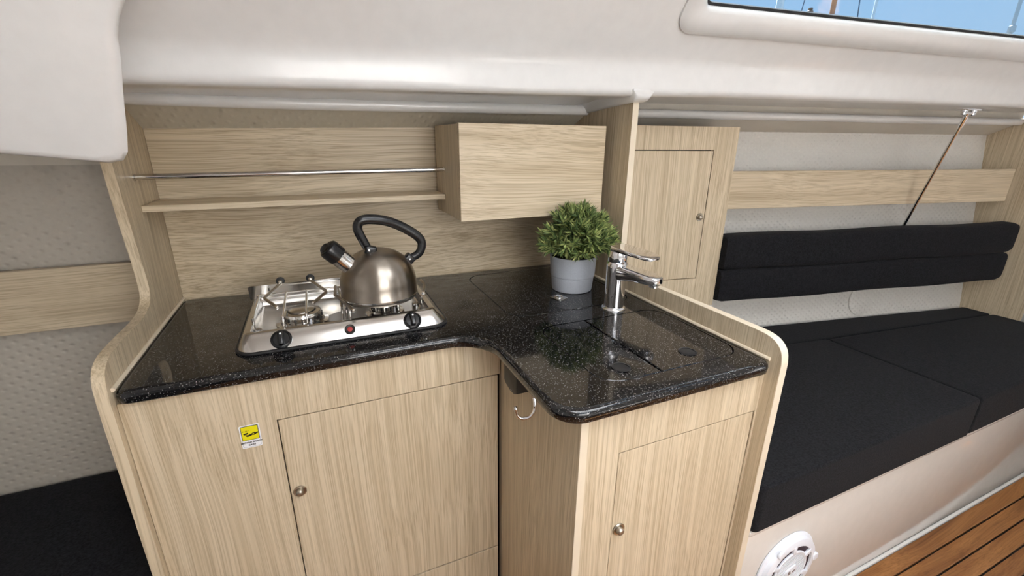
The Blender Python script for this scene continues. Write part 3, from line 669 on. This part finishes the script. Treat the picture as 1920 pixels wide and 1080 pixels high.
for k in range(190):
    # stem tips spread over a dome
    az = random.uniform(0, 2*math.pi); el = math.asin(random.uniform(-.02, 1.0)) if k > 25 else math.asin(random.uniform(.85, 1))
    rad = random.uniform(.72, 1.0)
    tip = Vector((math.cos(az)*math.cos(el)*.118, math.sin(az)*math.cos(el)*.100, .028+math.sin(el)*.125))*rad + Vector((0, -.018, 0))
    root = Vector((random.uniform(-.05, .05), random.uniform(-.05, .05), -.006))
    O = Vector((PX, PY, Z+.116)); midp = root.lerp(tip, .55) + Vector((0, 0, .012))
    pth = smooth_path([root, midp, tip], 6)
    tube(stems, [O+q for q in pth[::3]], .0011, 4)
    m_ = len(pth)
    for i in range(3, m_):
        d = (pth[i]-pth[i-1]).normalized()
        for j in range(3 if i < m_-2 else 6):
            v = Vector((random.gauss(0, 1), random.gauss(0, 1), random.gauss(.15, 1))).normalized()
            dd = (d*(.75 if i < m_-2 else 1.0) + v*.8).normalized()
            p = O + pth[i] + v*.002
            if p.y > 1.215 and p.z > 1.115: continue
            if p.x + dd.x*.03 > .88: dd.x = -abs(dd.x)
            if p.y+dd.y*.03 > 1.222 and p.z > 1.09: dd.y = -abs(dd.y)
            leaf_at(p, dd, random.uniform(.022, .037), random.uniform(.0025, .0041))
part('foliage', bm, 'leaf_green', pp, None, kind='stuff'); part('stems', stems, 'leaf_green', pp, None, kind='stuff')

# ================================================================== FAUCET
FX, FY = .757, .992
fc = thing('faucet', 'chrome single-lever mixer tap with flat spout by the sink covers', 'faucet', (FX, FY, Z))
part('base_ring', lathe(NB(), [(.0345, 0), (.0345, .003), (.032, .006), (.029, .007), (0, .007)], 48, (FX, FY, Z)), 'chrome', fc, 40)
part('body', lathe(NB(), [(.0275, .006), (.0275, .02), (.0285, .125), (.0285, .136), (.027, .139), (.0265, .140), (0, .140)], 56, (FX, FY, Z)), 'chrome', fc, 40)
part('cartridge', lathe(NB(), [(.0255, .139), (.0265, .1415), (.0265, .168), (.025, .172), (0, .173)], 48, (FX, FY, Z)), 'chrome', fc, 40)
sdv = Vector((.33, -.945, 0)).normalized(); 
def blade(d, secs, mat, name, par):
    sdn = Vector((-d.y, d.x, 0)); L = []
    for (t_, w_, z0, z1) in secs:
        ring_ = corners([(-w_, z0, min(w_, (z1-z0)/2)*.7), (w_, z0, min(w_, (z1-z0)/2)*.7), (w_, z1, min(w_, (z1-z0)/2)*.45), (-w_, z1, min(w_, (z1-z0)/2)*.45)], 4)
        L.append([Vector((FX, FY, Z)) + d*t_ + sdn*a + Vector((0, 0, b)) for a, b in ring_])
    return part(name, loft(NB(), L), mat, par, 40)
blade(sdv, [(.005, .0245, .083, .134), (.03, .0245, .092, .133), (.07, .025, .098, .129), (.110, .024, .0985, .1245), (.128, .022, .098, .122), (.1345, .016, .100, .1205), (.137, .009, .103, .119)], 'chrome', 'spout', fc)
part('aerator', lathe(NB(), [(.0125, 0), (.0125, -.006), (.010, -.007), (0, -.007)], 28, (FX+sdv.x*.118, FY+sdv.y*.118, Z+.0985)), 'chrome', fc, 40)
ldv = Vector((.28, -.96, 0)).normalized()
blade(ldv, [(-.0295, .010, .180, .185), (-.023, .019, .176, .187), (.0, .031, .171, .1865), (.03, .034, .1715, .184), (.08, .034, .1695, .1795), (.106, .031, .1675, .176), (.119, .022, .1665, .174), (.124, .009, .168, .172)], 'chrome', 'lever', fc)
part('temperature_mark', lathe(NB(), [(.0045, 0), (.0045, .0006), (0, .0008)], 16, (FX+sdv.x*.0268, FY+sdv.y*.0268, Z+.158), sdv), 'sticker_grey', fc)

# ================================================================== SHELF, RAIL, WALL CABINET
shl = solo('shelf', bbox(-.399, .3755, 1.385, 1.508, 1.172, 1.188, bev=.0008, seg=1), 'oak_level_rail', 'narrow light oak shelf above the hob', 'shelf')
rl = thing('fiddle_bar', 'thin polished steel bar in front of the shelf', 'rail', (0, 1.39, 1.257))
part('bar', tube(NB(), [(-.3995, 1.385, 1.258), (.3755, 1.385, 1.263)], .0072, 14), 'steel_bright', rl)
part('flange', lathe(NB(), [(.0095, 0), (.0095, .003), (.0075, .004)], 20, (-.3995, 1.385, 1.258), (1, 0, 0)), 'steel_bright', rl)
part('flange', lathe(NB(), [(.0095, 0), (.0095, .003), (.0075, .004)], 20, (.3755, 1.385, 1.263), (-1, 0, 0)), 'steel_bright', rl)
wc = thing('wall_cabinet', 'light oak wall cabinet with handleless level-grained front above the worktop', 'cabinet', (.615, 1.37, 1.126))
part('carcass', bbox(.377, .852, 1.2465, 1.487, 1.128, 1.392, bev=.0006, seg=1), 'oak_upright', wc, 30)
part('door', bbox(.3765, .8525, 1.2275, 1.246, 1.1265, 1.394, bev=.0008, seg=1), 'oak_level_door', wc, 30)

# ================================================================== LOCKER AND SETTEE (settee frame)
lk = thing('locker', 'tall light oak hull locker behind the faucet with inset door', 'locker', (-.63, -.05, .715), HR)
LU0, LU1, LZ0, LZ1 = -.905, -.367, .715, 1.402; DU0, DU1, DL0, DL1 = -.85, -.461, .835, 1.3225
fz = lambda u0, u1, z0, z1, n_, mat='oak_upright': part(n_, bbox(u0, u1, -.10, -.082, z0, z1), mat, lk, 30)
fz(LU0, DU0, LZ0, LZ1, 'frame_stile'); fz(DU1, LU1, LZ0, LZ1, 'frame_stile'); fz(DU0, DU1, DL1, LZ1, 'frame_rail'); fz(DU0, DU1, LZ0, DL0, 'frame_rail')
part('door_gap_shade', bbox(DU0-.01, DU1+.01, -.0815, -.080, DL0-.01, DL1+.01), 'inside_shade', lk, 30)  # dark plate added so the gaps round the door read as shaded
part('carcass', bbox(LU0+.025, LU1-.001, -.0795, .012, LZ0+.002, LZ1-.002), 'oak_upright', lk, 30)
ld = part('door', bbox(DU0+.0024, DU1-.0024, -.0995, -.0825, DL0+.0024, DL1-.0034, bev=.0007, seg=1), 'oak_upright_door', lk, 30)
knob(-.483, -.0985, 1.079, ld)
solo('fiddle_rail', bbox(-.36, 1.17, -.05, -.030, 1.098, 1.243, bev=.0008, seg=1), 'oak_level_rail', 'light oak board across the settee lining', 'board', M=HR)
solo('fiddle_rail', bbox(-1.9, -.4215, 1.495, 1.515, .857, 1.024, bev=.0008, seg=1), 'oak_level_rail', 'light oak board across the berth lining on the left', 'board')
# backrest
br = thing('backrest_cushion', 'long black fabric backrest of two rolls above the settee', 'cushion', (.41, -.09, .728), HR)
def rollpad(u0, u1, z0, z1, v0, v1, sk):
    L = []; N = 60
    for i in range(N+1):
        t_ = i/N; e = min(t_, 1-t_)*(u1-u0)/.012
        k_ = 1 if e >= 1 else math.sqrt(1-(1-e)**2)*.10+.90
        u = u0+(u1-u0)*(t_ if .02 < t_ < .98 else t_)
        wob = .0025*math.sin(u*9+z0*40)
        ring_ = []
        for j in range(28):
            a = 2*math.pi*j/28; ca, sa = math.cos(a), math.sin(a)
            ring_.append((u+sk*(sa), (v0+v1)/2+(v1-v0)/2*k_*math.copysign(abs(ca)**.42, ca), (z0+z1)/2+wob+(z1-z0)/2*k_*math.copysign(abs(sa)**.34, sa)))
        L.append(ring_)
    return loft(NB(), L)
part('roll', rollpad(-.365, 1.185, .866, 1.006, -.135, -.055, 0), 'fabric_black', br, 60)
part('roll', rollpad(-.365, 1.185, .730, .868, -.130, -.052, 0), 'fabric_black', br, 60)
# bench
bb = thing('settee_base', 'glossy beige moulded settee front above the teak floor', 'bench', (1.95, .57, 0))
part('front', bbox(.907, 3.0, .56, .59, 0, .408, bev=.004), 'gelcoat_bench', bb)
part('ledge', bbox(.907, 3.0, .557, .60, .394, .412, bev=.006, seg=3), 'gelcoat_bench', bb, 50)
part('seat_board', bbox(.907, 3.0, .60, 1.10, .395, .411), 'gelcoat_bench', bb)
def hullY(X, z=.5): return 1.274 - .18417*(X-1.82) + vh(z)/.983 - .012
def cush(name, label, poly, z0, z1):
    o = thing(name, label, 'cushion', (sum(p[0] for p in poly)/len(poly), sum(p[1] for p in poly)/len(poly), z0), group='settee seat cushions')
    pl_ = corners([(x, y, .016) for x, y in poly], 5)
    part('cover', pad(NB(), pl_, z0, z1, .010, 6), 'fabric_black', o, 60)
    q = inset(pl_, .005); part('piping', tube(NB(), [(x, y, z1-.0028) for x, y in q],   .0018, 6, True), 'fabric_black', o, 60)
    return o
cush('seat_cushion', 'black fabric seat cushion against the oak divider', [(.907, .548), (1.930, .548), (1.930, 1.055), (.907, 1.20)], .413, .557)
cush('seat_cushion', 'black fabric seat cushion at the forward end of the settee', [(1.9315, .550), (2.995, .550), (2.995, .925), (1.9315, 1.052)], .413, .557)
cush('seat_cushion', 'narrow black fabric cushion wedge along the settee lining', [(.910, 1.2015), (1.932, 1.0565), (2.992, .9275), (2.992, hullY(2.992)), (.910, hullY(.910))], .413, .556)
solo('forward_berth_cushion', pad(NB(), rrect(3.03, 3.68, .25, .83, .03), .36, .56, .02), 'fabric_black', 'black cushion beyond the oak bulkhead', 'cushion')
solo('berth_cushion', pad(NB(), rrect(-1.33, -.424, .80, 1.525, .03), .26, .378, .022, 6), 'fabric_black', 'black berth cushion low on the left of the galley', 'cushion')
solo('berth_bench', bbox(-1.33, -.424, .82, 1.52, 0, .259, bev=.004), 'gelcoat_bench', 'pale moulded base under the left berth cushion', 'bench')
# round cap on the lining
hc = thing('hull_cap', 'round vinyl-covered cap on the lining under the backrest', 'cap', (.555, 0, .56), HR)
part('disc', at(Matrix.Translation((.548, vh(.625)-.001, .630)) @ Matrix.Rotation(-math.atan(.13), 4, 'X'), lathe(NB(), [(.074, 0), (.074, .004), (.070, .007), (0, .009)], 40, (0, 0, 0), (0, -1, 0))), 'vinyl_settee', hc, 40)
# speaker
SPX, SPZ, SPY = 1.087, .220, .5585
sk = thing('loudspeaker', 'round white marine loudspeaker set in the settee front', 'speaker', (SPX, SPY, SPZ-.108))
sa = (0, -1, 0); sc_ = (SPX, SPY, SPZ)
part('flange', lathe(NB(), [(.114, 0), (.114, .004), (.110, .007), (.104, .008)], 56, sc_, sa), 'speaker_white', sk, 40)
rim = lathe(NB(), [(.105, .004), (.106, .012), (.103, .018), (.094, .021), (.084, .021), (.082, .017), (.081, .008), (.105, .004)], 56, sc_, sa, caps=False)
part('rim', rim, 'speaker_white', sk, 40)
part('slot_shade', lathe(NB(), [(.0835, .0165), (.0775, .0150), (.0715, .0150), (.0655, .0165)], 48, sc_, sa, caps=False), 'speaker_dark', sk, 40)  # dark ring set shallow, painting the shade inside the slots
MS = Matrix.Translation(sc_) @ Matrix.Rotation(R(90), 4, 'X')      # local z points out of the panel
part('inner_ring', lathe(NB(), [(.066, .008), (.066, .019), (.063, .021), (.057, .020), (.055, .013)], 48, sc_, sa, caps=False), 'speaker_white', sk, 40)
for i in range(6):
    a = R(32+60*i); part('bridge', at(MS @ Matrix.Rotation(a, 4, 'Z'), bbox(.060, .088, -.0065, .0065, .014, .0225, bev=.002)), 'speaker_white', sk)
for i in range(15):
    yv = -.049+.007*i; hw = math.sqrt(max(0, .060**2-yv*yv))
    part('grille_bar', at(MS @ Matrix.Rotation(R(20), 4, 'Z'), bbox(-hw, hw, yv-.0018, yv+.0018, .014, .019)), 'speaker_white', sk)
part('grille_back', lathe(NB(), [(.060, .012), (.060, .0138), (0, .0138)], 40, sc_, sa), 'speaker_cone', sk)
part('emblem_mark', at(MS @ Matrix.Rotation(R(20), 4, 'Z'), bbox(-.012, -.003, -.006, .006, .0222, .0232)), 'speaker_cone', sk); part('emblem_mark', at(MS @ Matrix.Rotation(R(20), 4, 'Z'), bbox(.003, .014, -.006, -.002, .0222, .0232)), 'speaker_cone', sk)
part('emblem', at(MS @ Matrix.Rotation(R(20), 4, 'Z'), pad(NB(), rrect(-.024, .024, -.013, .013, .011), .018, .0225, .0015, 3)), 'speaker_white', sk)
for i in range(3):
    a = R(5+120*i); part('screw_cover', at(MS @ Matrix.Rotation(a, 4, 'Z'), pad(NB(), rrect(.090, .112, -.012, .012, .008), .016, .0235, .002, 3)), 'speaker_white', sk)
# support strut
ss_ = thing('support_strut', 'slim polished steel strut from deck edge to settee backrest', 'strut', (2.34, 1.05, 1.0))
Pt = Vector((2.27, .957, 1.459)); Pb = HR @ Vector((.60, -.045, .985))
part('rod', tube(NB(), [Pb, Pt], .0062, 12), 'steel_bright', ss_)
part('fork', tube(NB(), [Pt.lerp(Pb, .10), Pt.lerp(Pb, .02)], .0085, 12), 'chrome', ss_)
part('base_plate', bbox(Pt.x-.045, Pt.x+.05, Pt.y-.018, Pt.y+.018, 1.469, 1.4745, bev=.002), 'chrome', ss_)
for dx in (-.03, .035):
    b_ = part('bolt', lathe(NB(), [(.011, 0), (.011, -.006), (.0085, -.008), (.0085, -.016), (.0065, -.018), (0, -.018)], 18, (Pt.x+dx, Pt.y, 1.4695)), 'chrome', ss_, 40)
part('pin', tube(NB(), [(Pt.x-.03, Pt.y, 1.459), (Pt.x+.035, Pt.y, 1.459)], .0055, 10), 'chrome', ss_)

# ================================================================== OUTSIDE: masts against the sky
def mast(name, label, x, y, r0, mat, rig=(), top=11.0, tip=None):
    o = thing(name, label, 'mast', (x, y, -1))
    part('pole', tube(NB(), [(x, y, -1), (x, y, top)], r0, 14), mat, o)
    for (dx, dy) in rig: part('shroud', tube(NB(), [(x+dx, y+dy, -1), (x, y, top-.5)], .012, 6), 'rigging', o)
    return o
m1 = mast('yacht_mast', 'thick white yacht mast at the left end of the window', 10.886, 8.80, .085, 'mast_white'); part('sail_track', tube(NB(), [(10.83, 8.72, -1), (10.83, 8.72, 11)], .02, 8), 'mast_white', m1)
mast('yacht_mast', 'brown yacht mast with dark shrouds seen through the window', 11.547, 7.916, .055, 'mast_brown', rig=((-.75, .9), (.6, -.7)))
mast('yacht_mast', 'thin pale mast right of the brown mast in the window', 11.978, 7.247, .028, 'mast_white')
m4 = mast('yacht_mast', 'steel mast with a collar at the right end of the window', 12.998, 5.20, .032, 'steel'); part('collar', lathe(NB(), [(.032, 3.44), (.06, 3.46), (.06, 3.56), (.032, 3.58)], 16, (12.998, 5.20, 0)), 'steel', m4)
vn = thing('masthead_lamp', 'small dark lamp on a short post between the masts', 'lamp', (11.288, 8.282, -1))
part('post', tube(NB(), [(11.288, 8.282, -1), (11.288, 8.282, 4.24)], .022, 8), 'mast_white', vn)
part('lamp_body', lathe(NB(), [(.03, 4.24), (.075, 4.26), (.07, 4.31), (.04, 4.33), (.055, 4.345), (.05, 4.375), (0, 4.385)], 16, (11.288, 8.282, 0)), 'mast_brown', vn)

# ================================================================== sky portals in the roof openings (they only guide the sampling of the sky)
def portal(name, loc, rot, sx_, sy_):
    d = bpy.data.lights.new(name, 'AREA'); d.shape = 'RECTANGLE'; d.size = sx_; d.size_y = sy_; d.cycles.is_portal = True
    o = bpy.data.objects.new(name, d); COL.objects.link(o); o.location = loc; o.rotation_euler = rot
portal('added_opening_portal', (1.75, 0, ZC+.02), (0, 0, 0), .5, .4)  # guides sky sampling through the added forward opening
portal('hatch_portal', ((HX0+HX1)/2, (HY0+HY1)/2, ZC+.02), (0, 0, 0), HX1-HX0, HY1-HY0)
